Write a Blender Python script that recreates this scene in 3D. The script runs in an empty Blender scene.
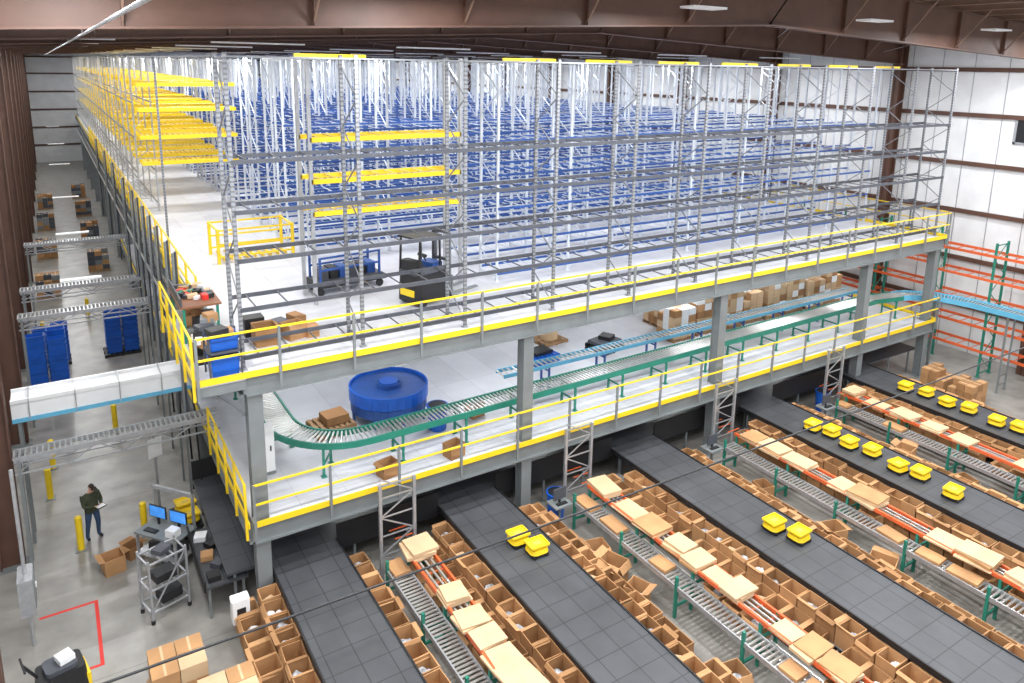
import bpy, math, random
from mathutils import Vector, Matrix
random.seed(7)
SC=bpy.context.scene
COL=bpy.context.collection
ZM,ZU,ZT=2.62,6.43,13.64
XE=29.4
# ---------------------------------------------------------------- materials
MATS={}
def mat(name,col,rough=.6,metal=0.,var=.0,scale=3.,bump=0.,emit=0.,noise_stretch=None):
    m=bpy.data.materials.new(name); m.use_nodes=True
    nt=m.node_tree; b=nt.nodes['Principled BSDF']
    b.inputs['Base Color'].default_value=(*col,1); b.inputs['Roughness'].default_value=rough
    b.inputs['Metallic'].default_value=metal
    if emit: 
        b.inputs['Emission Color'].default_value=(*col,1); b.inputs['Emission Strength'].default_value=emit
    if var>0 or bump>0:
        tc=nt.nodes.new('ShaderNodeTexCoord'); n=nt.nodes.new('ShaderNodeTexNoise')
        n.inputs['Scale'].default_value=scale; n.inputs['Detail'].default_value=5
        mp=nt.nodes.new('ShaderNodeMapping')
        if noise_stretch: mp.inputs['Scale'].default_value=noise_stretch
        nt.links.new(tc.outputs['Object'],mp.inputs[0]); nt.links.new(mp.outputs[0],n.inputs['Vector'])
        r=nt.nodes.new('ShaderNodeValToRGB')
        r.color_ramp.elements[0].position=.3; r.color_ramp.elements[1].position=.7
        r.color_ramp.elements[0].color=(*[max(0,c*(1-var)) for c in col],1)
        r.color_ramp.elements[1].color=(*[min(1,c*(1+var)) for c in col],1)
        nt.links.new(n.outputs['Fac'],r.inputs[0]); nt.links.new(r.outputs[0],b.inputs['Base Color'])
        if bump>0:
            bp=nt.nodes.new('ShaderNodeBump'); bp.inputs['Strength'].default_value=bump
            nt.links.new(n.outputs['Fac'],bp.inputs['Height']); nt.links.new(bp.outputs[0],b.inputs['Normal'])
    MATS[name]=m; return m
mat('wallwhite',(.76,.77,.78),.7,0,.06,1.2,.1)
mat('roofdeck',(.38,.30,.25),.8,0,.15,2)
mat('brown',(.10,.048,.032),.55,0,.15,2)
mat('brownlite',(.20,.125,.09),.6,0,.15,2)
mat('steel',(.21,.23,.235),.5,.2,.08,2)
mat('galv',(.42,.43,.45),.38,.5,.12,6)
mat('rackpost',(.60,.64,.70),.4,.2,.08,4)
mat('dkgrey',(.065,.07,.085),.5,.0,.15,5)
mat('postgrey',(.20,.21,.23),.45,.35,.15,6)
mat('yellow',(.86,.60,.015),.45,0,.05,3)
mat('yellowdk',(.74,.52,.08),.5,0,.1,3)
mat('blue',(.022,.08,.30),.45,0,.12,3)
mat('totblue',(.008,.10,.50),.4,0,.15,3)
mat('ltblue',(.12,.42,.62),.45,0,.05,3)
mat('green',(.015,.20,.14),.45,0,.1,3)
mat('orange',(.66,.12,.035),.45,0,.1,3)
mat('roller',(.60,.60,.58),.3,.7,.05,5)
mat('black',(.012,.012,.014),.5,0,.1,3)
mat('card',(.46,.25,.11),.8,0,.16,1.5)
mat('carddk',(.33,.17,.07),.85,0,.15,1.5)
mat('cardlt',(.60,.42,.25),.8,0,.1,1.5)
mat('bag',(.35,.36,.38),.4,0,.6,12)
mat('white',(.80,.81,.82),.4,0,.03,3)
mat('red',(.65,.03,.02),.5,0,.05,3)
mat('screen',(.05,.25,.7),.2,0,.3,4,emit=.6)
mat('jacket',(.045,.055,.03),.8,0,.3,6)
mat('jeans',(.035,.07,.15),.8,0,.2,8)
mat('skin',(.55,.30,.2),.5,0,.05,8)
mat('hair',(.03,.02,.015),.7,0,.2,20)
mat('wood',(.34,.20,.10),.7,0,.2,3,noise_stretch=(1,8,1))
mat('benchtop',(.24,.10,.05),.6,0,.2,3,noise_stretch=(1,8,1))
def tile_mat(name,base,line,sx,sy,w,rough,ov=.35):
    m=bpy.data.materials.new(name); m.use_nodes=True; nt=m.node_tree; b=nt.nodes['Principled BSDF']
    tc=nt.nodes.new('ShaderNodeTexCoord'); br=nt.nodes.new('ShaderNodeTexBrick'); br.offset=0
    br.inputs['Color1'].default_value=(*base,1); br.inputs['Color2'].default_value=(*[c*1.12 for c in base],1)
    br.inputs['Mortar'].default_value=(*line,1); br.inputs['Scale'].default_value=1
    br.inputs['Brick Width'].default_value=sx; br.inputs['Row Height'].default_value=sy
    br.inputs['Mortar Size'].default_value=w
    nz=nt.nodes.new('ShaderNodeTexNoise'); nz.inputs['Scale'].default_value=1.3; nz.inputs['Detail'].default_value=6
    mx=nt.nodes.new('ShaderNodeMixRGB'); mx.blend_type='OVERLAY'; mx.inputs[0].default_value=ov
    nt.links.new(tc.outputs['Object'],br.inputs['Vector']); nt.links.new(tc.outputs['Object'],nz.inputs['Vector'])
    nt.links.new(br.outputs['Color'],mx.inputs[1]); nt.links.new(nz.outputs['Fac'],mx.inputs[2])
    nt.links.new(mx.outputs[0],b.inputs['Base Color']); b.inputs['Roughness'].default_value=rough
    MATS[name]=m
tile_mat('sorttop',(.058,.061,.068),(.025,.026,.028),.62,.62,.012,.5)
tile_mat('decktile',(.55,.56,.60),(.45,.46,.48),1.2,2.4,.01,.42,.2)
tile_mat('floortile',(.25,.24,.22),(.17,.165,.15),7.5,7.5,.012,.3,.6)
m=bpy.data.materials.new('perf'); m.use_nodes=True; nt=m.node_tree; bs=nt.nodes['Principled BSDF']
tc=nt.nodes.new('ShaderNodeTexCoord'); sp=nt.nodes.new('ShaderNodeSeparateXYZ'); mu=nt.nodes.new('ShaderNodeMath'); mu.operation='MULTIPLY'; mu.inputs[1].default_value=9.
fr=nt.nodes.new('ShaderNodeMath'); fr.operation='FRACT'; gt=nt.nodes.new('ShaderNodeMath'); gt.operation='GREATER_THAN'; gt.inputs[1].default_value=.6
mx=nt.nodes.new('ShaderNodeMixRGB'); mx.inputs[1].default_value=(.23,.24,.26,1); mx.inputs[2].default_value=(.12,.125,.135,1)
nt.links.new(tc.outputs['Object'],sp.inputs[0]); nt.links.new(sp.outputs[2],mu.inputs[0]); nt.links.new(mu.outputs[0],fr.inputs[0]); nt.links.new(fr.outputs[0],gt.inputs[0]); nt.links.new(gt.outputs[0],mx.inputs[0]); nt.links.new(mx.outputs[0],bs.inputs['Base Color']); bs.inputs['Roughness'].default_value=.45
MATS['perf']=m

# ---------------------------------------------------------------- builder
class B:
    def __init__(s): s.v=[];s.f=[];s.m=[];s.mats=[]
    def mi(s,n):
        if n not in s.mats: s.mats.append(n)
        return s.mats.index(n)
    def add(s,vs,fs,mt):
        o=len(s.v); s.v+= [tuple(x) for x in vs]; k=s.mi(mt)
        for f in fs: s.f.append(tuple(i+o for i in f)); s.m.append(k)
    def box(s,cx,cy,cz,sx,sy,sz,mt,rz=0,taper=1):
        c,sn=math.cos(rz),math.sin(rz); vs=[]
        for dz in (-.5,.5):
            k=1 if dz<0 else taper
            for dx,dy in ((-.5,-.5),(.5,-.5),(.5,.5),(-.5,.5)):
                x,y=dx*sx*k,dy*sy*k
                vs.append((cx+x*c-y*sn,cy+x*sn+y*c,cz+dz*sz))
        s.add(vs,[(3,2,1,0),(4,5,6,7),(0,1,5,4),(1,2,6,5),(2,3,7,6),(3,0,4,7)],mt)
    def bx(s,x0,x1,y0,y1,z0,z1,mt): s.box((x0+x1)/2,(y0+y1)/2,(z0+z1)/2,abs(x1-x0),abs(y1-y0),abs(z1-z0),mt)
    def bar(s,p,q,w,h,mt):
        p,q=Vector(p),Vector(q); d=(q-p).normalized()
        up=Vector((0,0,1)) if abs(d.z)<.95 else Vector((0,1,0))
        r=d.cross(up).normalized(); u=r.cross(d)
        vs=[]
        for e in (p,q):
            for a,b in ((-.5,-.5),(.5,-.5),(.5,.5),(-.5,.5)): vs.append(e+r*a*w+u*b*h)
        s.add(vs,[(0,1,2,3),(7,6,5,4),(4,5,1,0),(5,6,2,1),(6,7,3,2),(7,4,0,3)],mt)
    def cyl(s,p,q,r,mt,n=8,r2=None):
        p,q=Vector(p),Vector(q); d=(q-p).normalized(); r2=r if r2 is None else r2
        up=Vector((0,0,1)) if abs(d.z)<.95 else Vector((0,1,0))
        a=d.cross(up).normalized(); b=a.cross(d); vs=[]
        for e,rr in ((p,r),(q,r2)):
            for i in range(n):
                t=2*math.pi*i/n; vs.append(e+a*math.cos(t)*rr+b*math.sin(t)*rr)
        fs=[tuple(range(n)),tuple(range(2*n-1,n-1,-1))]+[(i+n,(i+1)%n+n,(i+1)%n,i) for i in range(n)]
        s.add(vs,fs,mt)
    def quad(s,pts,mt): s.add(pts,[tuple(range(len(pts)))],mt)
    def rprism(s,cx,cy,z0,z1,sx,sy,r,mt,rz=0,top=1.,n=4):
        ring=[]
        for qx,qy,a0 in ((1,1,0),(-1,1,90),(-1,-1,180),(1,-1,270)):
            for i in range(n+1):
                a=math.radians(a0+90*i/n); ring.append((qx*(sx/2-r)+math.cos(a)*r,qy*(sy/2-r)+math.sin(a)*r))
        c,sn=math.cos(rz),math.sin(rz); N=len(ring); vs=[]
        for z,k in ((z0,1),(z1,top)):
            for x,y in ring: vs.append((cx+(x*c-y*sn)*k,cy+(x*sn+y*c)*k,z))
        fs=[tuple(range(N-1,-1,-1)),tuple(range(N,2*N))]+[(i,(i+1)%N,(i+1)%N+N,i+N) for i in range(N)]
        s.add(vs,fs,mt)
    def blob(s,cx,cy,cz,r,mt,sq=.6,seed=0):
        rnd=random.Random(seed); vs=[(cx,cy,cz+r*sq)]; n=7
        for lat in (50,0,-40):
            for i in range(n):
                a=2*math.pi*i/n+rnd.random()*.3; rr=r*math.cos(math.radians(lat))*rnd.uniform(.75,1.15)
                vs.append((cx+math.cos(a)*rr,cy+math.sin(a)*rr,cz+r*sq*math.sin(math.radians(lat))*rnd.uniform(.8,1.2)))
        fs=[(0,1+i,1+(i+1)%n) for i in range(n)]
        for k in (0,1):
            for i in range(n): a=1+k*n+i;b=1+k*n+(i+1)%n; fs.append((a,a+n,b+n,b))
        s.add(vs,fs,mt)
    def mesh(s,name):
        me=bpy.data.meshes.new(name); me.from_pydata(s.v,[],s.f)
        for n in s.mats: me.materials.append(MATS[n])
        me.polygons.foreach_set('material_index',s.m); me.update(); return me
    def obj(s,name,loc=(0,0,0),rz=0,parent=None,smooth=False):
        me=s.mesh(name); 
        if smooth: me.polygons.foreach_set('use_smooth',[True]*len(me.polygons))
        return place(name,me,loc,rz,parent)
def place(name,me,loc=(0,0,0),rz=0,parent=None):
    o=bpy.data.objects.new(name,me); COL.objects.link(o); o.location=loc; o.rotation_euler=(0,0,rz)
    if parent: o.parent=parent
    return o
def empty(name,loc=(0,0,0),rz=0):
    return place(name,None,loc,rz)

# ---------------------------------------------------------------- shell
Y0,Y1=-16.,98.; XL,XR=-5.6,34.; ZE=15.3; ZR=16.3; XC=14.2
b=B(); b.bx(XL-.3,XR+.3,Y0,Y1,-.2,0,'floortile'); b.obj('floor')
b=B(); b.bx(XL-.2,XL,Y0,Y1,0,ZE,'wallwhite')
for z in (2.2,4.4,6.6,8.8,11,13.2): b.bx(XL,XL+.12,Y0,Y1,z-.1,z+.1,'brown')
b.obj('wall_left')
b=B(); b.bx(XR,XR+.2,Y0,Y1,0,ZE,'wallwhite')
for z in (2.3,4.6,6.9,9.2,11.5,13.6): b.bx(XR-.14,XR,Y0,Y1,z-.1,z+.1,'brown')
for i in range(76): 
    y=Y0+1.5*i; b.bx(XR-.012,XR,y-.02,y+.02,0,ZE,'galv')
b.obj('wall_right')
b=B(); b.bx(XL,XR,Y1,Y1+.2,0,ZR,'wallwhite')
for z in (2.3,4.6,6.9,9.2,11.5,13.6): b.bx(XL,XR,Y1-.14,Y1,z-.1,z+.1,'brown')
b.obj('wall_back')
b=B()
for x0,z0,x1,z1 in ((XL,ZE,XC,ZR),(XC,ZR,XR,ZE)):
    b.add([(x0,Y0,z0),(x1,Y0,z1),(x1,Y1,z1),(x0,Y1,z0),(x0,Y0,z0+.2),(x1,Y0,z1+.2),(x1,Y1,z1+.2),(x0,Y1,z0+.2)],
      [(0,1,2,3),(7,6,5,4),(0,4,5,1),(2,6,7,3)],'roofdeck')
b.obj('ceiling')
def roofz(x): return ZE+(ZR-ZE)*(1-abs(x-XC)/(XC-XL))
b=B()
x=XL+1
while x<XR-.5:
    z=roofz(x); b.bx(x-.04,x+.04,Y0,Y1,z-.26,z-.02,'brownlite'); b.bx(x-.09,x+.09,Y0,Y1,z-.28,z-.25,'brownlite'); x+=1.5
b.obj('roof_purlins')
b=B(); y=-2.2
FR=[]
while y<Y1-1: FR.append(y); y+=7.6
for y in FR:
    for s in (0,1):
        n=6
        for i in range(n):
            t0,t1=i/n,(i+1)/n
            xa=XL+.3+(XC-XL-.3)*t0 if s==0 else XR-.3-(XR-XC-.3)*t0
            xb=XL+.3+(XC-XL-.3)*t1 if s==0 else XR-.3-(XR-XC-.3)*t1
            da,db=1.2+.15*t0,1.2+.15*t1
            za,zb=roofz(xa)-.28,roofz(xb)-.28
            vs=[]
            for dy in (-.012,.012): vs+=[(xa,y+dy,za-da),(xb,y+dy,zb-db),(xb,y+dy,zb),(xa,y+dy,za)]
            b.add(vs,[(0,1,2,3),(7,6,5,4)],'brown')
            b.bar((xa,y,za-da),(xb,y,zb-db),.34,.04,'brown'); b.bar((xa,y,za),(xb,y,zb),.3,.03,'brown')
            b.box(xa,y,(za-da/2),.02,.26,da,'brown')
            for sy in (-1,1): b.bar((xb,y,zb-db),(xb,y+sy*1.1,zb+.05),.04,.04,'brownlite')
b.obj('roof_rafters')
b=B()
for y in FR:
    b.bx(XL+.14,XL+.7,y-.02,y+.02,0,ZE-.4,'brown'); b.bx(XL+.66,XL+.7,y-.17,y+.17,0,ZE-.4,'brown'); b.bx(XL+.14,XL+.18,y-.17,y+.17,0,ZE-.4,'brown')
    b.bx(XL+.1,XL+.8,y-.25,y+.25,0,.04,'steel')
b.obj('building_columns')
b=B()
for y in FR:
    b.bx(XR-.75,XR-.14,y-.02,y+.02,0,ZE-.4,'brown'); b.bx(XR-.75,XR-.7,y-.2,y+.2,0,ZE-.4,'brown'); b.bx(XR-.2,XR-.15,y-.2,y+.2,0,ZE-.4,'brown')
b.obj('building_columns')
b=B()
for i in range(0,len(FR)-1,2):
    for x in (0,8,16,24):
        b.cyl((x,FR[i],roofz(x)-1),(x+8,FR[i+1],roofz(x+8)-1),.014,'galv',5)
b.obj('roof_rod_bracing')
b=B()
b.cyl((-2.63,Y0+.2,13.86),(-2.63,Y1-.3,13.86),.022,'galv',8)
for y in FR: b.cyl((-2.63,y+.4,13.86),(-2.63,y+.4,15.2),.01,'galv',5)
b.obj('sprinkler_pipe')
b=B(); b.bx(XR-.06,XR-.02,-1.6,-.2,10.4,11.4,'black'); b.bx(XR-.08,XR-.01,-1.7,-.1,11.4,11.5,'galv'); b.bx(XR-.08,XR-.01,-1.7,-.1,10.3,10.4,'galv')
b.bx(XR-.08,XR-.01,-1.7,-1.6,10.3,11.5,'galv'); b.bx(XR-.08,XR-.01,-.2,-.1,10.3,11.5,'galv'); b.obj('window_1')

# ---------------------------------------------------------------- mezzanine
COLX=[0.2,7.8,15.8,24.2,29.1]
b=B()
b.bx(0,XE,0,96,ZU-.06,ZU,'decktile')
b.bx(-1.0,-.001,-.1,4.9,ZU-.06,ZU,'decktile')
b.bx(0,XE,0,34,ZM-.06,ZM,'decktile')
for z,ye in ((ZU,96),(ZM,34)):
    b.bx(0,XE,.0,.05,z-.5,z-.02,'steel'); b.bx(0,XE,-.08,.05,z-.5,z-.46,'steel'); b.bx(0,XE,-.08,.05,z-.06,z-.02,'steel')
    b.bx(-.05,0,0,ye,z-.5,z-.06,'steel'); b.bx(-.12,0,0,ye,z-.5,z-.46,'steel')
    b.bx(XE,XE+.05,0,ye,z-.5,z-.02,'steel')
    ys=4.9 if z==ZU else -.1
    b.bx(0 if z==ZM else -1.02,XE,-.13,-.10,z-.02,z+.13,'yellow'); b.bx(-.14,-.11,ys,ye,z-.02,z+.13,'yellow'); b.bx(XE+.05,XE+.08,-.1,ye,z-.02,z+.13,'yellow')
    x=1.2
    while x<XE: b.bx(x-.04,x+.04,.05,ye,z-.3,z-.07,'steel'); x+=1.5
    for y in range(8,int(ye),8): b.bx(0,XE,y-.08,y+.08,z-.52,z-.07,'steel')
b.bx(-1.0,0,-.08,-.03,ZU-.3,ZU-.06,'steel'); b.bx(-1.0,0,4.85,4.9,ZU-.3,ZU-.06,'steel'); b.bx(-1.05,-1.0,-.1,4.9,ZU-.3,ZU-.02,'steel'); b.bx(-1.08,-1.05,-.1,4.9,ZU-.02,ZU+.13,'yellow')
for y in (.3,2.5,4.6): b.bar((-.95,y,ZU-.15),(0,y,ZU-1.1),.06,.06,'steel')
for x in COLX:
    for y in [0.2]+[8*k for k in range(1,12)]:
        zt=ZU-.5
        b.bx(x-.17,x+.17,y-.17,y-.14,0,zt,'steel'); b.bx(x-.17,x+.17,y+.14,y+.17,0,zt,'steel'); b.bx(x-.14,x+.14,y-.14,y+.14,0,zt,'steel')
        b.bx(x-.28,x+.28,y-.28,y+.28,0,.03,'steel')
b.obj('mezzanine_platform')
def railing(name,p,q,z,posts='steel',step=1.8):
    b=B(); p=Vector((*p,z)); q=Vector((*q,z)); L=(q-p).length; n=max(1,round(L/step)); d=(q-p)/n
    for i in range(n+1):
        a=p+d*i; b.bar(a+Vector((0,0,-.35)),a+Vector((0,0,1.12)),.06,.06,posts)
    for h in (1.1,.6): b.bar(p+Vector((0,0,h)),q+Vector((0,0,h)),.042,.042,'yellow')
    b.obj(name)
railing('guard_railing',(-1.02,-.16),(XE,-.16),ZU)
railing('guard_railing',(-1.1,-.1),(-1.1,4.9),ZU,'yellow',1.2)
railing('guard_railing',(-.17,4.95),(-.17,60),ZU,'yellow')
railing('guard_railing',(0,-.16),(XE,-.16),ZM)
railing('guard_railing',(-.17,0),(-.17,4.6),ZM,'yellow',1.1)
railing('guard_railing',(XE+.1,0),(XE+.1,10),ZU)
b=B()
for s in (0,.3): b.bx(-.55+s-.015,-.55+s+.015,5,80,ZU-.75,ZU-.62,'galv')
for i in range(120): b.bx(-.55,-.25,5+i*.6,5.04+i*.6,ZU-.75,ZU-.72,'galv')
for j in range(4): b.cyl((-.5+.06*j,5,ZU-.69),(-.5+.06*j,80,ZU-.69),.022,'black' if j%2 else 'dkgrey',6)
for y in (6.0,7.6,10,12,14,16,18,22,28,34,42): 
    b.bx(-.62,-.56,y-.04,y+.04,0 if y<20 else 3,ZU+1.6,'steel'); b.bar((-.6,y,ZU-.8),(-.05,y,ZU-.8),.04,.04,'steel')
    b.cyl((-.5,y+.15,ZM),(-.5,y+.15,ZU+1.6),.035,'dkgrey',6)
for y in (5.4,7.2,9,11,13.4,17): b.cyl((-.35,y,.9),(-.42,y+.3,ZU-.6),.03,'black',6)
b.obj('cable_tray')

# ---------------------------------------------------------------- racks
def rack(b,n,w,dep,H,levels,post,beam,slats=0,pw=.08,brace=True,bt=.1,slatmat=None,brmat=None):
    brmat=brmat or post
    for i in range(n+1):
        x=i*w
        for y in (0,dep): 
            b.box(x,y,H/2,pw,pw*.8,H,post); b.box(x,y,.01,pw*2,pw*2,.02,post)
        if brace:
            k=0; z=.2
            while z<H-.7:
                y0,y1=(0,dep) if k%2==0 else (dep,0)
                b.bar((x,y0,z),(x,y1,z+.75),.028,.028,brmat); z+=.75; k+=1
            b.bar((x,0,.15),(x,dep,.15),.03,.04,brmat); b.bar((x,0,H-.1),(x,dep,H-.1),.03,.04,brmat)
    for z in levels:
        for y in (-.03,dep+.03): b.bx(0,n*w,y-.025,y+.025,z-bt/2,z+bt/2,beam)
        if slats:
            k=int(n*w/slats)
            for j in range(k): 
                x=(j+.5)*slats; b.bx(x-.015,x+.015,0,dep,z+.01,z+.035,slatmat or beam)
BW=2.92
b=B(); rack(b,10,BW,1.05,ZT-ZU,[.3,1.45,2.6,3.72,4.85],'perf','dkgrey',.73,.085,bt=.1,brmat='postgrey')
b.bx(0,10*BW,-.02,.02,7.1,7.14,'postgrey')
b.obj('pallet_rack',(0.05,.35,ZU))
# left row along Y
b=B(); rack(b,24,BW,.75,ZT-ZU,[.3,1.9,3.5,5.1],'galv','postgrey',0,.08,bt=.06)
b.bx(0,24*BW,-.02,.02,7.1,7.15,'galv')
o=b.obj('pallet_rack',(.85,21.5,ZU),math.pi/2)
b=B(); b.bx(.0,.06,1.5,21.4,7.1,7.15,'postgrey')
for y in (12.,): b.bx(.0,.07,y-.04,y+.04,0,ZT-ZU,'perf')
b.obj('rack_top_tube',(.0,0,ZU))
# main field
b=B(); rack(b,8,3.1,1.1,ZT-ZU-.05,[.25,1.35,2.45,3.55,4.65],'rackpost','blue',.62,.08,bt=.075,slatmat='rackpost')
field=b.mesh('pallet_rack')
y=9.2; k=0
while y<93:
    place('pallet_rack',field,(4.3,y,ZU)); k+=1; y+=2.7 if k%2 else 1.6
b=B(); rack(b,7,2.9,1.1,ZT-ZU-.05,[.25,1.35,2.45,3.55,4.65],'rackpost','blue',.62,.08,bt=.075,slatmat='rackpost')
f2=b.mesh('pallet_rack')
for y in (3.7,6.4): place('pallet_rack',f2,(8.9,y,ZU))
# yellow cross-aisle tie beams
b=B(); y=19.5
while y<82:
    for z in (8.95,10.1,11.3,12.4): 
        b.bx(.1,4.2,y-.04,y+.04,z-.08,z+.08,'yellow')
        b.bx(.1,4.2,y+1.0,y+1.08,z-.08,z+.08,'yellow')
        if y<60:
            for j in range(18): b.bx(.2+j*.225,.34+j*.225,y,y+1.04,z+.04,z+.07,'yellowdk')
    y+=2.92
b.obj('aisle_tie_beams')
b=B()
for z in (11.3,10.1,9.15):
    for y in (4.2,5.3): b.bx(2.97,7.8,y-.05,y+.05,z-.07,z+.07,'yellow')
    for j in range(10): b.bx(3.2+j*.48,3.26+j*.48,4.2,5.3,z+.04,z+.07,'yellowdk')
for x in (2.97,7.8):
    for y in (4.2,5.3): b.bx(x-.05,x+.05,y-.05,y+.05,ZU,ZT,'galv')
b.obj('yellow_gate_rack')
b=B()
for i in range(1,10):
    if i in (2,): continue
    x=.05+i*BW; b.bx(x-1.1,x+.7,1.5,1.56,ZT-.06,ZT+.02,'yellow'); 
    b.bx(x-.03,x+.03,1.4,3.7 if x>9 else 9,ZT-.12,ZT-.06,'galv')
b.obj('rack_top_ties')

# ---------------------------------------------------------------- conveyors
def conveyor(name,pts,w,z,base,side,leg,step=.14,legstep=2.2,sideh=.16,roll='roller',rr=.03):
    b=B(); P=[Vector((p[0],p[1],z)) for p in pts]
    nrm=[]
    for i in range(len(P)):
        d=(P[min(i+1,len(P)-1)]-P[max(i-1,0)]).normalized(); nrm.append(Vector((-d.y,d.x,0)))
    for s in (-1,1):
        for i in range(len(P)-1):
            b.bar(P[i]+nrm[i]*s*w/2,P[i+1]+nrm[i+1]*s*w/2,.05,sideh,side)
    acc=0;nxt=0;nl=.4
    for i in range(len(P)-1):
        L=(P[i+1]-P[i]).length
        while nxt<acc+L:
            t=(nxt-acc)/L; c=P[i].lerp(P[i+1],t); n=nrm[i].lerp(nrm[i+1],t)
            b.cyl(c-n*(w/2-.03)+Vector((0,0,.04)),c+n*(w/2-.03)+Vector((0,0,.04)),rr,roll,6); nxt+=step
        while leg and nl<acc+L:
            t=(nl-acc)/L; c=P[i].lerp(P[i+1],t); n=nrm[i].lerp(nrm[i+1],t)
            for s in (-1,1):
                e=c+n*s*(w/2-.02); b.bar((e.x,e.y,base),(e.x,e.y,z-.05),.06,.06,leg); b.box(e.x,e.y,base+.01,.14,.14,.02,leg)
            for hh in (.35,.75):
                if base+hh<z-.1: 
                    e0=c-n*w/2;e1=c+n*w/2; b.bar((e0.x,e0.y,base+hh),(e1.x,e1.y,base+hh),.04,.05,leg)
            nl+=legstep
        acc+=L
    return b.obj(name)
arc=[(3.3+1.85*math.cos(math.radians(a)),3.05+1.85*math.sin(math.radians(a))) for a in range(-90,-181,-10)]
straight=[(x,1.6-.4*(27-x)/23) for x in range(24,4,-3)]
conveyor('roller_conveyor',[(28.6,1.3),(27,1.6)]+straight+arc+[(1.45,4.5),(1.45,9)],.75,ZM+.9,ZM,'green','green',.13,2.0,.18)
conveyor('roller_conveyor',[(30.6,-12),(30.6,-3),(30.5,-1.),(30.1,.4),(29.2,1.1),(28.6,1.3)],.75,ZM+.9,0,'ltblue','steel',.13,3.,.22)
conveyor('blue_conveyor',[(27.5,2.75),(8.5,2.75)],.5,ZM+.95,ZM,'ltblue','blue',.2,2.4,.12,'roller')
def cross(name,y,z,w,side,encl=False,x0=XL+.75,x1=.2):
    b=B()
    if encl:
        b.bx(x0,x1,y-w/2,y+w/2,z-.35,z+.12,'white'); b.bx(x0,x1,y-w/2-.04,y+w/2+.04,z-.46,z-.35,'ltblue'); b.bx(x0,x1,y-w/2-.05,y-w/2+.03,z+.1,z+.2,'white'); b.bx(x0,x1,y+w/2-.03,y+w/2+.05,z+.1,z+.2,'white')
        for i in range(5): b.bx(x0+.4+i*1.1,x0+.43+i*1.1,y-w/2-.055,y+w/2+.055,z-.4,z+.205,'galv')
        for yy in (y-w/2+.1,y+w/2-.1): b.bar((x0+.15,yy,0),(x0+.15,yy,z-.3),.08,.08,'steel')
        return b.obj(name)
    for s in (-1,1): b.bar((x0,y+s*w/2,z),(x1,y+s*w/2,z),.05,.14,side)
    n=int((x1-x0)/.13)
    for i in range(n): b.cyl((x0+i*.13,y-w/2,z+.03),(x0+i*.13,y+w/2,z+.03),.028,'roller',6)
    for s in (-1,1):
        b.bar((x0,y+s*w/2,z-.4),(x1,y+s*w/2,z-.4),.04,.04,side)
        for i in range(8):
            xa=x0+(x1-x0)*i/8; xb=x0+(x1-x0)*(i+1)/8; b.bar((xa,y+s*w/2,z if i%2 else z-.4),(xb,y+s*w/2,z-.4 if i%2 else z),.03,.03,side)
        b.bar((x0+.1,y+s*w/2,0),(x0+.1,y+s*w/2,z),.07,.07,'steel')
    return b.obj(name)
cross('enclosed_conveyor',6.6,4.2,.8,'white',True,x1=-.25)
cross('crossing_conveyor',5.2,3.25,.5,'galv')
for y in (14.5,18.2,27): cross('crossing_conveyor',y,4.2,.55,'galv')

# ---------------------------------------------------------------- sort tables
SX=[1.3,6.1,12.45,18.6,24.7]; HWS=[.88,.95,.95,.95,.95]; TZ=1.1
for i,x in enumerate(SX):
    HW=HWS[i]
    b=B(); b.bx(x-HW,x+HW,-14.5,.6,TZ-.06,TZ,'sorttop')
    for s in (-1,1):
        b.bx(x+s*HW-.02,x+s*HW+.02,-14.5,.6,TZ-.12,TZ+.03,'black')
        for k in range(9): b.bx(x+s*(HW-.1)-.03,x+s*(HW-.1)+.03,-14.2+k*1.8-.03,-14.2+k*1.8+.03,0,TZ-.06,'steel')
    b.obj('robot_sorting_table')
b=B(); b.bx(-.6,29.5,.6,5.5,TZ-.06,TZ,'sorttop')
for k in range(20):
    for y in (.7,3,5.3): b.bx(-.4+k*1.55-.03,-.4+k*1.55+.03,y-.03,y+.03,0,TZ-.06,'steel')
for i in range(4):
    xa,xb=SX[i]+HWS[i],SX[i+1]-.95; b.bx(xa,xb,.56,.6,TZ-.3,TZ+.45,'black')
b.bx(-.6,29.5,5.5,5.54,TZ-.3,TZ+.6,'black')
b.obj('robot_sorting_table')

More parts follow.
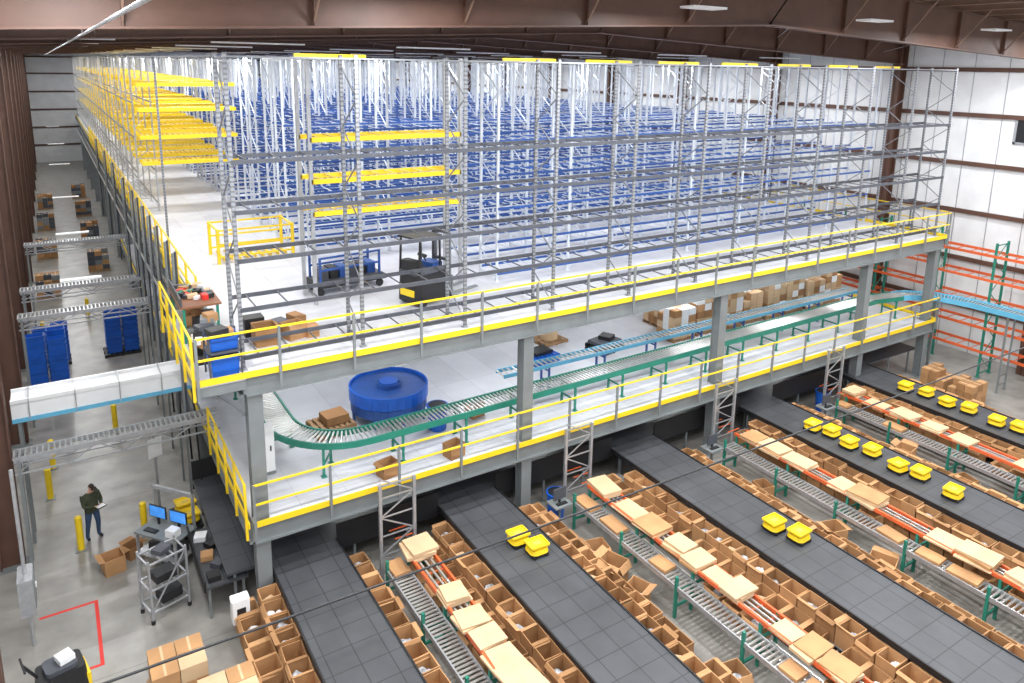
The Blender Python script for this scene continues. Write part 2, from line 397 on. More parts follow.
def openbox(b,x,y,z,sx,sy,h,rz,mt,seed,fl=.16,fill=True):
    rnd=random.Random(seed); c,s=math.cos(rz),math.sin(rz)
    T=lambda px,py,pz:(x+px*c-py*s,y+px*s+py*c,z+pz)
    a,d=sx/2,sy/2; t=.02
    cs=[(-a,-d),(a,-d),(a,d),(-a,d)]; ci=[(-a+t,-d+t),(a-t,-d+t),(a-t,d-t),(-a+t,d-t)]
    vs=[T(*p,0) for p in cs]+[T(*p,h) for p in cs]+[T(*p,h) for p in ci]+[T(*p,.02) for p in ci]
    fs=[(3,2,1,0)]
    for i in range(4):
        j=(i+1)%4; fs+=[(i,j,j+4,i+4),(i+4,j+4,j+8,i+8),(i+8,j+8,j+12,i+12)]
    fs.append((12,13,14,15))
    b.add(vs,fs,mt)
    for i in range(4):
        if rnd.random()<.5: continue
        j=(i+1)%4; p,q=cs[i],cs[j]; mx,my=(p[0]+q[0])/2,(p[1]+q[1])/2; L=math.hypot(mx,my)
        ang=rnd.uniform(-1.2,.5); o=fl*math.cos(ang)/L; dz=fl*math.sin(ang)
        b.quad([T(p[0],p[1],h),T(q[0],q[1],h),T(q[0]*.95+mx*o,q[1]*.95+my*o,h+dz),T(p[0]*.95+mx*o,p[1]*.95+my*o,h+dz)],mt)
    r=rnd.random()
    if fill and r<.4:
        for k in range(3): b.blob(x+rnd.uniform(-.1,.1),y+rnd.uniform(-.1,.1),z+h*.5,.13,'bag' if r<.28 else 'white',.6,seed*3+k)
    elif fill and r<.55: b.box(x,y,z+h*.5,sx*.6,sy*.55,.1,'cardlt',rnd.random())
mats=['card','card','carddk']
sd=0
for i,x in enumerate(SX):
    HW=HWS[i]
    for s in (-1,1):
        for row,(off,zt,w) in enumerate(((HW+.26,.98,.46),(HW+.77,.72,.5))):
            if i==0 and s==1 and row==1: continue
            b=B(); y=-13.8
            zb=zt-.5 if row==0 else .12
            b.bx(x+s*(off)-w/2,x+s*off+w/2,-14.1,.1,zb-.04,zb,'galv')
            for k in range(8): b.bx(x+s*off-.03,x+s*off+.03,-14+k*1.95,-13.94+k*1.95,0,zb-.04,'galv')
            while y<-.3:
                sd+=1; w2=random.uniform(.44,.5)
                if random.random()<.95:
                    openbox(b,x+s*off,y,zb,w,w2,zt-zb+random.uniform(-.04,.04),random.uniform(-.05,.05),random.choice(mats),sd,.1)
                y+=w2+.03
            b.obj('cardboard_bin_row')
for i,x in enumerate(SX[:4]):
    xc=x+2.75 if i else 2.95
    e=empty('flow_rack',(0,0,0))
    b=B()
    y0,y1=-14,-.9
    for s in (0,.5): b.bx(xc+s-.02,xc+s+.02,y0,y1,.78,.9,'galv')
    k=0
    while y0+k*.12<y1: b.cyl((xc,y0+k*.12,.86),(xc+.5,y0+k*.12,.86),.028,'roller',6); k+=1
    for xx,zz in ((xc+.56,1.18),(xc+1.15,1.12)):
        b.bx(xx-.03,xx+.03,y0,y1,zz-.05,zz+.05,'orange')
    for zz in (1.12,.45):
        for xx in (xc+.7,xc+.85,xc+1.0): b.bx(xx-.025,xx+.025,y0,y1,zz-.02,zz+.02,'roller')
    for yy in range(7):
        Y=-13.6+yy*2.1
        for xx in (xc,xc+.56,xc+1.15): b.bx(xx-.035,xx+.035,Y-.035,Y+.035,0,1.15,'green')
        b.bx(xc,xc+1.15,Y-.025,Y+.025,.3,.36,'green'); b.bx(xc,xc+1.15,Y-.025,Y+.025,.7,.76,'green'); b.bx(xc+.56,xc+1.15,Y-.02,Y+.02,1.0,1.1,'orange')
        for q in range(4): b.bx(xc+.56,xc+1.15,Y+.4*q,Y+.03+.4*q,1.08,1.1,'orange')
    b.obj('frame_and_rollers',parent=e)
    b=B(); rnd=random.Random(i+3); y=y0+.4
    while y<y1-.3:
        L=rnd.uniform(.55,1.0)
        if rnd.random()<.9:
            n=rnd.randint(1,3); z=1.17
            for k in range(n):
                h=rnd.uniform(.03,.09); w=rnd.uniform(.55,.78)
                b.box(xc+.84+rnd.uniform(-.05,.05),y+L/2,z+h/2,w,L-.04,h,rnd.choice(['cardlt','cardlt','card']),rnd.uniform(-.12,.12)); z+=h
        if rnd.random()<.35: b.box(xc+.25,y+L/2,.93,.42,L*.8,.08,'card',rnd.uniform(-.1,.1))
        if rnd.random()<.5: openbox(b,xc+.85,y+.3,.48,.45,.5,.4,0,'card',sd+k,.1)
        y+=L+rnd.choice([0,0.02,.25])
    b.obj('flat_cardboard_stacks',parent=e)
    b=B(); X0,X1,Y=xc+.1,xc+1.05,-.35
    for xx in (X0,X1): b.bx(xx-.04,xx+.04,Y-.04,Y+.04,0,2.9,'galv')
    z=.3;k=0
    while z<2.6: 
        b.bar((X0 if k%2 else X1,Y,z),(X1 if k%2 else X0,Y,z+.55),.03,.03,'galv'); b.bar((X0,Y,z),(X1,Y,z),.03,.03,'galv'); z+=.55;k+=1
    b.bar((X0,Y,2.85),(X1,Y,2.85),.04,.04,'galv')
    b.obj('upright_frame')
b=B(); rnd=random.Random(5)
for (x,y) in ((8.35,-3.4),(8.3,-4.4),(8.45,-2.6),(8.4,-7.5),(14.75,-5.5),(14.75,-3),(14.75,-7),(20.9,-4),(20.9,-6)):
    openbox(b,x,y,0,rnd.uniform(.45,.55),rnd.uniform(.5,.7),rnd.uniform(.5,.75),rnd.uniform(-.4,.4),'carddk' if rnd.random()<.5 else 'card',int(abs(x*y)*10),.2)
b.obj('loose_cardboard_boxes')

b=B()
b.rprism(0,0,.03,.11,.50,.46,.1,'black'); b.rprism(0,0,.11,.22,.54,.5,.16,'yellow',top=.9)
b.rprism(0,0,.22,.25,.26,.26,.08,'black')
b.rprism(0,0,.25,.29,.46,.40,.12,'yellow',top=1.1)
for a,c,d,e in ((-.25,.25,-.22,-.19),(-.25,.25,.19,.22),(-.27,-.24,-.2,.2),(.24,.27,-.2,.2)): b.bx(a,c,d,e,.28,.33,'yellow')
b.bx(-.1,.1,-.07,.07,.29,.3,'yellowdk')
for sx in (-.18,.18):
    for sy in (-.22,.22): b.cyl((sx,sy-.02,.05),(sx,sy+.02,.05),.05,'black',10)
rob=b.mesh('sorting_robot')
for x,ys in ((6.3,(-2.0,-2.6)),(12.65,(-5.1,-5.75)),(18.55,(-2.0,-2.6,-3.4,-4.1,-5.1,-5.7,-6.8)),(24.6,(-1.8,-2.5,-3.4,-4.1,-5.15,-5.8))):
    for j,y in enumerate(ys): place('sorting_robot',rob,(x+(.12 if j%2 else -.08),y,TZ),random.uniform(-.15,.15))

# ---------------------------------------------------------------- mid level contents
b=B(); b.rprism(0,0,.1,1.35,.5,.35,.03,'white'); b.bx(-.23,.23,-.19,-.175,.2,1.25,'white'); b.bx(.12,.16,-.2,-.17,.7,.85,'black'); b.bx(-.25,.25,-.15,.15,0,.1,'steel'); b.obj('electrical_cabinet',(.8,2.2,ZM))
b=B(); n=32
for i in range(n):
    a0,a1=[math.radians(360*k/n) for k in (i,i+1)]
    for r,z,h,mt in ((1.2,.88,.4,'totblue'),(1.16,.5,.3,'blue'),(.35,1.0,.25,'blue')):
        b.bar((r*math.cos(a0),r*math.sin(a0),z),(r*math.cos(a1),r*math.sin(a1),z),.05,h,mt)
    b.quad([(.35*math.cos(a0),.35*math.sin(a0),.98),(1.2*math.cos(a0),1.2*math.sin(a0),.98),(1.2*math.cos(a1),1.2*math.sin(a1),.98),(.35*math.cos(a1),.35*math.sin(a1),.98)],'blue')
    if i%4==0: b.bar((1.15*math.cos(a0),1.15*math.sin(a0),0),(1.15*math.cos(a0),1.15*math.sin(a0),.7),.07,.07,'blue')
b.cyl((0,0,.1),(0,0,1.15),.3,'totblue',20); b.cyl((0,0,0),(0,0,.1),.5,'carddk',20)
b.obj('rotary_accumulation_table',(5.0,3.7,ZM))
b=B(); b.cyl((0,0,.02),(0,0,.75),.27,'totblue',20,.31); b.cyl((0,0,.75),(0,0,.79),.33,'totblue',20); b.cyl((0,0,.79),(0,0,.795),.28,'black',20); b.obj('blue_drum',(5.9,2.1,ZM))
def pallet(b,x,y,z,mt='wood',rz=0,sx=1.2,sy=1.0):
    c,s=math.cos(rz),math.sin(rz)
    def bb(px,py,pz,ax,ay,az): b.box(x+px*c-py*s,y+px*s+py*c,z+pz,ax,ay,az,mt,rz)
    for i in range(7): bb(-sx/2+.08+i*(sx-.16)/6,0,.13,.11,sy,.02)
    for j in (-1,0,1):
        bb(0,j*(sy/2-.05),.07,sx,.09,.1); 
    for i in (-1,0,1): bb(i*(sx/2-.06),0,.01,.1,sy,.02)
def load(name,x,y,z,nx,ny,nz,bx_,by_,bz_,mts,pm='wood',rz=0,seed=1):
    b=B(); pallet(b,0,0,0,pm); rnd=random.Random(seed)
    for k in range(nz):
        for i in range(nx):
            for j in range(ny):
                if k==nz-1 and rnd.random()<.25: continue
                b.box((i-(nx-1)/2)*bx_,(j-(ny-1)/2)*by_,.145+bz_*(k+.5),bx_-.015,by_-.015,bz_-.012,rnd.choice(mts)); 
                b.box((i-(nx-1)/2)*bx_,(j-(ny-1)/2)*by_,.146+bz_*(k+1)-.006,.05,by_-.02,.004,'cardlt')
    return b.obj(name,(x,y,z),rz)
mm=['card','cardlt','cardlt','cardlt','white','carddk']
for i in range(8): load('boxed_pallet_load',17.8+i*1.4,4.2+(i%2)*.1,ZM,3,3,(4,5,6)[i%3],.4,.33,.3,mm,seed=i)
for i in range(8): load('boxed_pallet_load',18.5+i*1.4,5.8,ZM,3,3,6,.4,.33,.3,mm,seed=i+20)
b=B(); pallet(b,0,0,0,'black'); pallet(b,0,0,.15,'black'); b.bx(-.55,.55,-.4,.4,.3,.42,'dkgrey'); b.box(.1,0,.5,.5,.5,.15,'black',.3); b.obj('plastic_pallet_stack',(14.4,4.6,ZM),.2)
b=B(); pallet(b,0,0,0,'totblue'); pallet(b,0,0,.15,'totblue'); b.box(0,0,.36,.8,.6,.12,'black'); b.obj('plastic_pallet_stack',(11.6,5.0,ZM),.1)
b=B(); pallet(b,0,0,0,'wood'); pallet(b,0,0,.15,'wood'); b.box(.1,0,.42,.7,.6,.25,'carddk'); b.obj('wood_pallet_stack',(3.1,3.6,ZM),.1)
b=B(); pallet(b,0,0,0,'wood'); b.cyl((0,0,.15),(0,0,.5),.35,'cardlt',18); b.obj('wood_pallet_stack',(13.0,6.4,ZM),.1)
for x,y in ((5.6,.45),(7.3,2.3),(3.6,.45)):
    b=B(); openbox(b,0,0,0,.5,.4,.4,0,'carddk',int(x*9),.12); b.obj('cardboard_carton',(x,y,ZM),.2)
# ---------------------------------------------------------------- upper deck contents
b=B(); b.bx(-.5,.5,-1,1,.92,.97,'benchtop')
for x in (-.4,.4):
    for y in (-.95,.95): b.bx(x-.03,x+.03,y-.03,y+.03,0,.92,'green')
b.bx(-.4,.4,-.9,.9,.3,.34,'steel'); b.bx(-.48,-.44,-1,1,.97,1.2,'dkgrey')
rnd=random.Random(3)
for i in range(26): b.box(rnd.uniform(-.32,.38),rnd.uniform(-.88,.88),1.03,rnd.uniform(.08,.28),rnd.uniform(.08,.28),rnd.uniform(.06,.18),rnd.choice(['black','card','white','steel','green','red','dkgrey','cardlt']),rnd.uniform(0,3))
for i in range(8): b.box(rnd.uniform(-.25,.25),-.8+i*.22,.48,.3,.18,.26,rnd.choice(['black','dkgrey','card']),0)
b.obj('workbench',(-.42,3.7,ZU))
def tote(b,x,y,z,sx,sy,h,mt):
    vs=[];t=.03
    for zz,k in ((0,.9),(h,1)):
        for a,c in ((-1,-1),(1,-1),(1,1),(-1,1)): vs.append((x+a*sx/2*k,y+c*sy/2*k,z+zz))
    for zz,k in ((h,1),(.04,.88)):
        for a,c in ((-1,-1),(1,-1),(1,1),(-1,1)): vs.append((x+a*(sx/2*k-t),y+c*(sy/2*k-t),z+zz))
    fs=[(3,2,1,0),(12,13,14,15)]
    for i in range(4):
        j=(i+1)%4; fs+=[(i,j,j+4,i+4),(i+4,j+4,j+8,i+8),(i+8,j+8,j+12,i+12)]
    b.add(vs,fs,mt)
    for a in (-1,1): b.bx(x+a*sx/2-.02,x+a*sx/2+.02,y-sy/2-.02,y+sy/2+.02,z+h-.05,z+h,mt); b.bx(x-sx/2,x+sx/2,y+a*sy/2-.02,y+a*sy/2+.02,z+h-.05,z+h,mt)
b=B(); tote(b,0,0,0,.62,.55,.5,'totblue'); tote(b,0,0,.66,.62,.55,.3,'totblue')
for x in (-.34,.34):
    for y in (-.31,.31): b.bx(x-.02,x+.02,y-.02,y+.02,0,1.0,'dkgrey')
b.bx(-.36,.36,-.33,.33,.6,.64,'dkgrey'); b.box(-.1,0,1.02,.4,.35,.2,'black',.3); b.box(.15,.1,.98,.2,.3,.12,'card',.1); b.obj('tote_shelf_cart',(-.38,.35,ZU))
b=B()
for i in range(9): b.box(rnd.uniform(-.25,.25),rnd.uniform(-.4,.4),.2+.1*i,rnd.uniform(.25,.4),rnd.uniform(.25,.45),.18,['black','dkgrey','steel','card','white'][i%5],rnd.uniform(-.4,.4))
b.bx(-.4,.4,-.5,.5,.0,.12,'black'); b.obj('equipment_crates',(-.45,1.6,ZU))
b=B(); openbox(b,0,0,0,.55,.5,.5,0,'carddk',3,.15); openbox(b,.75,.1,0,.5,.5,.4,.3,'card',4,.15); b.box(1.2,0,.15,.3,.4,.3,'card'); b.box(-.1,.8,.25,.5,.4,.5,'black'); b.box(.5,.75,.15,.5,.4,.3,'dkgrey',.3); b.box(1.0,.7,.2,.3,.5,.4,'carddk',.3); b.obj('carton_group',(.9,1.8,ZU))
def reach_truck(name,loc,rz,body='black'):
    b=B(); b.rprism(0,0,.12,.95,1.3,.95,.15,body,top=.94); b.rprism(-.15,0,.95,1.05,.9,.85,.1,'dkgrey')
    b.rprism(-.45,.0,1.05,1.35,.3,.7,.08,'black'); b.bx(.1,.5,-.3,.3,.95,1.2,'blue')
    for y in (-.3,.3):
        b.bx(.68,.78,y-.05,y+.05,.05,2.1,'dkgrey'); b.bx(.78,.84,y-.04,y+.04,.05,2.0,'steel')
        b.bx(.84,2.0,y-.07,y+.07,.08,.13,'steel'); b.bx(.84,.9,y-.07,y+.07,.08,.7,'steel')
    for z in (.4,1.2,2.05): b.bx(.7,.78,-.3,.3,z-.04,z+.04,'dkgrey')
    for x,y in ((-.4,-.42),(-.4,.42),(.6,-.42),(.6,.42)): b.cyl((x,y-.06,.14),(x,y+.06,.14),.14,'black',14)
    for x,y in ((-.55,-.42),(-.55,.42),(.3,-.42),(.3,.42)): b.bar((x,y,.9),(x*.9,y,2.05),.05,.05,'black')
    b.bx(-.6,.35,-.45,.45,2.03,2.08,'black'); b.bx(-.66,-.62,-.3,.3,.3,.5,'yellow')
    b.cyl((.2,.1,1.2),(.05,.1,1.4),.02,'black',6); b.cyl((.03,.1,1.36),(.07,.1,1.44),.15,'black',12)
    return b.obj(name,loc,rz)
reach_truck('reach_truck',(5.9,3.0,ZU),.3)
b=B()
b.bx(-1.2,1.2,-.5,.5,.25,.4,'black'); b.bx(-1.1,1.1,-.45,.45,.4,.44,'dkgrey')
for x in (-1,1):
    for y in (-.4,.4): b.cyl((x,y-.04,.12),(x,y+.04,.12),.12,'black',12); b.bx(x-.03,x+.03,y-.03,y+.03,.1,1.2,'blue')
for z in (.8,1.18): 
    for y in (-.4,.4): b.bx(-1,1,y-.02,y+.02,z-.03,z+.03,'blue')
for i in range(6): b.box(-.8+i*.32,0,.62,.26,.5,.35,['dkgrey','black','blue'][i%3])
b.obj('maintenance_cart',(4.3,5.4,ZU),.1)
b=B()
for x in (0,2.6):
    for y in (0,1.6): b.bx(x-.05,x+.05,y-.05,y+.05,0,1.25,'yellow')
for z in (.25,.7,1.2):
    b.bx(0,2.6,-.03,.03,z-.03,z+.03,'yellow'); b.bx(0,2.6,1.57,1.63,z-.03,z+.03,'yellow')
for x in (0,2.6): b.bx(x-.03,x+.03,0,1.6,1.17,1.23,'yellow')
for i in range(9): b.cyl((.2+i*.27,.1,.12),(.2+i*.27,1.5,.12),.05,'yellowdk',8)
b.obj('pallet_drop_gate',(1.4,10.2,ZU))

# ---------------------------------------------------------------- ground left
b0=[(-3.6,5.3),(-2.0,5.15),(-4.2,10.6),(-4.3,8.6),(-2.2,12.5),(-4.4,24),(-2.4,27)]
b=B(); b.cyl((0,0,0),(0,0,1.0),.09,'yellow',14); b.cyl((0,0,1.0),(0,0,1.04),.09,'yellow',14,.04); b.box(0,0,.01,.3,.3,.02,'steel'); bm=b.mesh('safety_bollard')
for x,y in b0: place('safety_bollard',bm,(x,y,0))
def tote_stack(name,x,y,nx,ny,nz):
    b=B()
    for i in range(nx):
        for j in range(ny):
            for k in range(nz-(i+j)%2): tote(b,i*.7,j*.55,.15+k*.22,.62,.48,.32,'totblue')
    pallet(b,.3*(nx-1),.25*(ny-1),0,'black',0,.75*nx,.6*ny)
    b.obj(name,(x,y,0))
tote_stack('blue_tote_stack',-4.5,16.3,2,2,12); tote_stack('blue_tote_stack',-1.6,20.6,2,2,9); tote_stack('blue_tote_stack',-4.4,20.6,2,2,7)
for i in range(8):
    load('boxed_pallet_load',-1.3 if i%2 else -4.1,32+i*5,0,3,3,4,.4,.33,.3,['card','dkgrey','carddk','dkgrey','steel'],seed=i+70)
b=B(); b.bx(-4.6,-3.35,2.75,2.83,0,.004,'red'); b.bx(-3.42,-3.34,.4,2.8,0,.005,'red'); b.bx(-4.6,-3.4,.4,.48,0,.004,'red'); b.obj('floor_marking_tape')
b=B(); b.rprism(0,0,.15,.75,.95,.7,.12,'black',top=.9); b.rprism(0,0,.75,.85,.6,.5,.1,'dkgrey'); b.box(.1,0,.92,.3,.3,.12,'white',.2); b.bx(.42,.5,-.3,.3,.12,.5,'yellow')
for x in (-.3,.3):
    for y in (-.3,.3): b.cyl((x,y-.05,.12),(x,y+.05,.12),.12,'black',12)
b.bar((-.4,0,.7),(-.65,0,1.15),.05,.05,'black'); b.bar((-.65,-.25,1.15),(-.65,.25,1.15),.04,.04,'black'); b.obj('floor_cleaning_machine',(-4.15,-.1,0),.2)
b=B(); b.rprism(0,0,1.0,1.9,.3,.7,.03,'galv'); b.bx(.15,.165,-.25,.25,1.1,1.8,'steel'); b.bx(.16,.19,.1,.2,1.4,1.5,'white'); b.cyl((0,0,1.9),(0,0,4.5),.04,'galv',8); b.cyl((0,0,0),(0,0,1),.04,'galv',8); b.obj('electrical_panel',(XL+.9,1.9,0))
b=B(); b.bx(-.7,.7,-.4,.4,.95,1.0,'steel')
for x in (-.65,.65):
    for y in (-.35,.35): b.bx(x-.03,x+.03,y-.03,y+.03,0,2.0 if y>0 else .95,'galv')
b.bx(-.7,.7,-.4,.4,.35,.38,'galv'); b.bx(-.7,.7,.3,.38,1.9,2.0,'galv')
for x in (-.35,.35):
    b.bx(x-.28,x+.28,.1,.14,1.2,1.55,'black'); b.bx(x-.26,x+.26,.094,.1,1.22,1.53,'screen'); b.bx(x-.03,x+.03,.1,.15,1.0,1.2,'black')
b.box(-.3,-.2,1.02,.4,.15,.03,'black'); b.box(.4,-.15,1.1,.3,.25,.2,'white'); b.box(-.2,0,.5,.5,.4,.25,'black'); b.box(.35,0,.52,.4,.4,.3,'dkgrey')
b.obj('packing_workstation',(-1.6,3.5,0),-.9)
b=B()
for x in (-.45,.45):
    for y in (-.3,.3): b.bx(x-.025,x+.025,y-.025,y+.025,.1,1.7,'galv'); b.cyl((x,y,0),(x,y,.1),.05,'black',8)
for z in (.3,.9,1.6):
    for y in (-.3,.3): b.bx(-.45,.45,y-.02,y+.02,z-.02,z+.02,'galv')
    for x in (-.45,-.15,.15,.45): b.bx(x-.02,x+.02,-.3,.3,z-.01,z+.015,'galv')
b.bar((-.45,-.3,.3),(.45,-.3,1.6),.03,.03,'galv'); b.box(0,0,1.02,.5,.4,.2,'black'); b.box(.1,0,.45,.5,.4,.25,'black'); b.box(.0,0,1.68,.35,.3,.12,'dkgrey',.4)
b.obj('shelf_cart',(-1.9,1.6,0),.3)
for p in ((-.95,4.6),(-.95,3.95)):
    b=B(); b.bx(-.3,.3,-.3,.3,0,.7,'dkgrey'); b.bx(-.33,.33,-.33,.33,.68,.72,'black'); b.obj('charging_stand',(p[0],p[1],0)); place('sorting_robot',rob,(p[0],p[1],.72),.1)
b=B(); b.bx(-1.1,-.1,.6,3.2,.85,.9,'sorttop'); b.bx(-1.12,-1.08,.6,3.2,.8,1.1,'black')
for x in (-1.0,-.2):
    for y in (.7,3.1): b.bx(x-.03,x+.03,y-.03,y+.03,0,.85,'steel')
for i in range(5): b.box(-.85+.2*(i%2),.9+i*.45,.98,.3,.3,.14,['black','dkgrey','card','black','white'][i],i*.7)
b.obj('infeed_table')
for x,y,s in ((-2.0,-1.2,1),(-1.2,-2.6,2)):
    load('boxed_pallet_load',x,y,0,2,2,2,.55,.48,.36,['cardlt','card'],seed=s)
b=B(); openbox(b,-2.9,3.9,0,.5,.5,.45,.2,'card',91,.15); openbox(b,-2.4,4.3,0,.4,.4,.35,.5,'carddk',92,.15); b.obj('cardboard_carton')
b=B(); b.bx(-.03,.03,-.03,.03,0,2.6,'galv'); b.bx(-.2,.2,-.04,-.03,1.9,2.5,'white'); b.box(0,0,.02,.3,.3,.04,'steel'); b.obj('sign_post',(-1.5,6.0,0),.3)
b=B(); b.rprism(0,0,.5,1.1,.4,.3,.03,'white'); b.bx(-.1,.1,-.16,-.15,.7,.9,'black'); b.bx(-.04,.04,-.04,.04,0,.5,'steel'); b.obj('control_box',(-.5,-.35,0))
b=B(); rack(b,3,2.6,1.0,6.2,[1.2,2.3,3.4,4.5,5.6],'green','orange',.6,.09,bt=.12)
b.obj('selective_rack',(32.3,-6.5,0),math.pi/2)
b=B(); rack(b,3,2.6,.9,6.2,[1.2,2.3,3.4,4.5,5.6],'green','orange',.6,.09,bt=.12)
b.obj('selective_rack',(33.1,2.,0),math.pi/2)
for x,y in ((28.2,-1.2),(27.9,-2.5)): load('boxed_pallet_load',x,y,0,3,3,3,.4,.33,.3,['card','carddk'],seed=int(x))
for x,y in ((8.45,-.8),(14.8,-.8),(20.95,-.8)):
    b=B(); b.bx(-.3,.3,-.25,.25,.85,.9,'steel'); b.bx(-.03,.03,-.03,.03,0,.85,'steel'); b.bx(-.25,.25,-.25,.25,0,.05,'steel'); b.bx(-.22,.22,0,.04,1.0,1.35,'dkgrey'); b.bx(-.03,.03,0,.04,.9,1.0,'black'); b.box(0,-.1,.92,.35,.12,.03,'black'); b.obj('computer_cart',(x,y,0))
for x,y in ((8.75,-.2),(22.2,.2)):
    b=B(); b.cyl((0,0,0),(0,0,.8),.24,'totblue',16,.29); b.cyl((0,0,.8),(0,0,.83),.31,'totblue',16); b.cyl((0,0,.83),(0,0,.835),.26,'black',16); b.obj('waste_bin',(x,y,0))
cu=bpy.data.curves.new('overhead_cable','CURVE'); cu.dimensions='3D'; sp=cu.splines.new('POLY'); sp.points.add(40)
for i in range(41):
    t=i/40; sp.points[i].co=(XL+(XR-XL)*t,-8.7,7.05-.9*4*t*(1-t)*.25,1)
cu.bevel_depth=.016; cu.materials.append(MATS['black']); COL.objects.link(bpy.data.objects.new('overhead_cable',cu))

# ---------------------------------------------------------------- person
def person(loc,rz):
    root=empty('warehouse_worker',loc,rz)
    J={'pel':(0,0,.93),'ch':(0,.01,1.2),'up':(0,-.02,1.38),'nk':(0,-.04,1.47),'hd':(0,-.07,1.53),
     'hl':(.1,0,.88),'kl':(.12,-.05,.5),'al':(.13,0,.09),'tl':(.14,-.17,.04),
     'hr':(-.1,0,.88),'kr':(-.13,.02,.5),'ar':(-.16,.08,.09),'tr':(-.19,-.08,.04),
     'sl':(.19,-.01,1.38),'el':(.25,-.06,1.11),'wl':(.12,-.28,1.12),
     'sr':(-.19,-.01,1.38),'er':(-.25,-.06,1.11),'wr':(-.08,-.29,1.13)}
    Rr={'pel':.155,'ch':.17,'up':.155,'nk':.065,'hd':.06,'hl':.105,'kl':.07,'al':.05,'tl':.045,'hr':.105,'kr':.07,'ar':.05,'tr':.045,
     'sl':.085,'el':.06,'wl':.038,'sr':.085,'er':.06,'wr':.038}
    E=[('pel','ch'),('ch','up'),('up','nk'),('nk','hd'),('pel','hl'),('hl','kl'),('kl','al'),('al','tl'),('pel','hr'),('hr','kr'),('kr','ar'),('ar','tr'),
       ('up','sl'),('sl','el'),('el','wl'),('up','sr'),('sr','er'),('er','wr')]
    def skin(verts,rad,edges,rooti,name,sub=2):
        me=bpy.data.meshes.new(name); me.from_pydata(verts,edges,[]); o=bpy.data.objects.new(name,me); COL.objects.link(o)
        md=o.modifiers.new('s','SKIN'); 
        for i,v in enumerate(me.skin_vertices[0].data): v.radius=(rad[i],rad[i]*.85 if name=='body' and i<3 else rad[i]); v.use_root=(i==rooti)
        o.modifiers.new('u','SUBSURF').levels=sub
        dg=bpy.context.evaluated_depsgraph_get(); m2=bpy.data.meshes.new_from_object(o.evaluated_get(dg)); 
        bpy.data.objects.remove(o); m2.polygons.foreach_set('use_smooth',[True]*len(m2.polygons)); return m2
    ks=list(J); idx={k:i for i,k in enumerate(ks)}
    m=skin([J[k] for k in ks],[Rr[k] for k in ks],[(idx[a],idx[c]) for a,c in E],0,'body')
    for n in ('jacket','jeans','skin','black'): m.materials.append(MATS[n])
    for p in m.polygons:
        c=p.center; p.material_index=3 if c.z<.1 else 1 if c.z<.86 else 2 if (c.z>1.47) else 0
    place('body',m,(0,0,0),0,root)
    for s,w in ((1,J['wl']),(-1,J['wr'])):
        vs=[w,(w[0]-s*.02,w[1]-.07,w[2]+.01)];rd=[.026,.03];ed=[(0,1)]
        for k in range(4):
            o=-.03+.02*k; L=(.07,.08,.075,.06)[k]; n=len(vs)
            vs+=[(w[0]-s*.02+o,w[1]-.1,w[2]+.01),(w[0]-s*.03+o,w[1]-.1-L*.6,w[2]),(w[0]-s*.04+o,w[1]-.1-L*.7,w[2]-.03)]; rd+=[.01,.009,.008]; ed+=[(1,n),(n,n+1),(n+1,n+2)]
        n=len(vs); vs+=[(w[0]-s*.05,w[1]-.05,w[2]+.03),(w[0]-s*.06,w[1]-.1,w[2]+.035)]; rd+=[.012,.01]; ed+=[(1,n),(n,n+1)]
        h=skin(vs,rd,ed,0,'hand',1); h.materials.append(MATS['skin']); place('hand',h,(0,0,0),0,root)
    import bmesh
    bm_=bmesh.new(); bmesh.ops.create_uvsphere(bm_,u_segments=20,v_segments=14,radius=1)
    for v in bm_.verts:
        x,y,z=v.co; k=1-.22*max(0,-z); nx=.078*x*k; ny=.098*y*k; nz=.122*z
        if y<-.8 and abs(x)<.25 and -.35<z<.15: ny-=.022*(1-abs(x)/.25)
        if y<-.6 and .1<z<.35 and .2<abs(x)<.6: ny+=.008
        if y<-.7 and -.6<z<-.45: ny+=.004
        v.co=(nx,ny,nz)
    me=bpy.data.meshes.new('head'); bm_.to_mesh(me); bm_.free()
    for n in ('skin','hair'): me.materials.append(MATS[n])
    for p in me.polygons:
        c=p.center; p.material_index=1 if (c.z>.045 or (c.y>.02 and c.z>-.05)) else 0; p.use_smooth=True
    h=place('head',me,(0,-.09,1.63),0,root); h.rotation_euler=(.45,0,0)
    b=B()
    for s in (-1,1): 
        b.blob(s*.03,-.088,.012,.012,'white',.7,1); b.blob(s*.03,-.096,.012,.006,'black',.8,2); b.blob(s*.08,.0,0,.022,'skin',1.2,3)
    b.bx(-.025,.025,-.094,-.088,-.055,-.048,'red'); 
    b.bx(-.07,.07,-.17,-.07,.052,.062,'hair')
    o=b.obj('face_and_cap',parent=h)
    b=B(); b.box(.02,-.43,1.14,.26,.18,.02,'black'); b.box(.02,-.43,1.152,.22,.14,.004,'white'); b.obj('tablet',parent=root)
person((-3.25,5.7,0),.5)

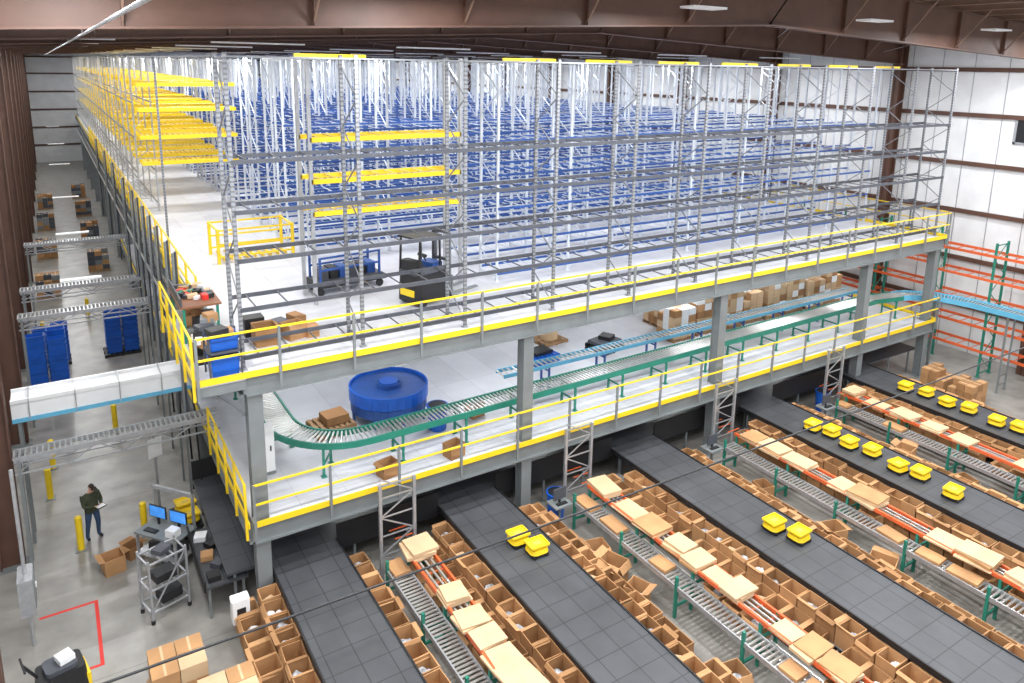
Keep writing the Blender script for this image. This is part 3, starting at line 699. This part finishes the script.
# ---------------------------------------------------------------- lights
def lamp(x,y,z,sx,sy,power,name='high_bay_lamp'):
    e=empty(name,(x,y,z)); b=B(); b.bx(-sx/2-.02,sx/2+.02,-sy/2-.02,sy/2+.02,.02,.07,'white')
    b.obj('housing',parent=e)
    L=bpy.data.lights.new('lamp','AREA'); L.shape='RECTANGLE'; L.size=sx; L.size_y=sy; L.energy=power; L.color=(.97,.985,1)
    o=bpy.data.objects.new('lamp_glow',L); COL.objects.link(o); o.parent=e
for x in (-2.8,3,9.5,16,22.5,29.5):
    for y in (-13,-8.5,-4.2,-.9):
        lamp(x,y,14.75,1.0,.4,390 if y<-2 else 330)
    for k in range(11): lamp(x,9.5+7.6*k,14.0,3.0,.12,330,'linear_lamp')
for x in (3,8,13,18,23,28):
    for y in (3.6,9): lamp(x,y,ZU-.66,1.3,.15,75,'linear_lamp')  # added lamps under the upper deck, fill light to brighten the mid level
for x in (3.4,9.6,16,22):
    lamp(x,2.5,ZM-.62,1.3,.12,20,'linear_lamp')  # added fill lamps below the mid deck, lighting the ground floor there
for y in (12,20,30,45,60,80): lamp(-2.8,y,6,1.2,.2,25,'linear_lamp')
w=bpy.data.worlds.new('w'); SC.world=w; w.use_nodes=True
w.node_tree.nodes['Background'].inputs[0].default_value=(.93,.96,1,1); w.node_tree.nodes['Background'].inputs[1].default_value=1.2
SC.view_settings.view_transform='Standard'; SC.view_settings.exposure=.1
# ---------------------------------------------------------------- camera
cam=bpy.data.cameras.new('camera'); co=bpy.data.objects.new('camera',cam); COL.objects.link(co)
cam.sensor_width=36; cam.lens=739/1024*36; cam.shift_y=-121.5/1024; cam.clip_end=300
yaw,pitch,roll=math.radians(32.17),math.radians(11.82),.016
cy,sy=math.cos(yaw),math.sin(yaw); cp,spp=math.cos(pitch),math.sin(pitch)
f=Vector((sy*cp,cy*cp,-spp)); r=Vector((cy,-sy,0)); u=r.cross(f)
r2=r*math.cos(roll)+u*math.sin(roll); u2=u*math.cos(roll)-r*math.sin(roll)
M=Matrix((r2,u2,-f)).transposed().to_4x4(); M.translation=Vector((-3.28,-16.0-.56,13.46)); co.matrix_world=M
SC.camera=co
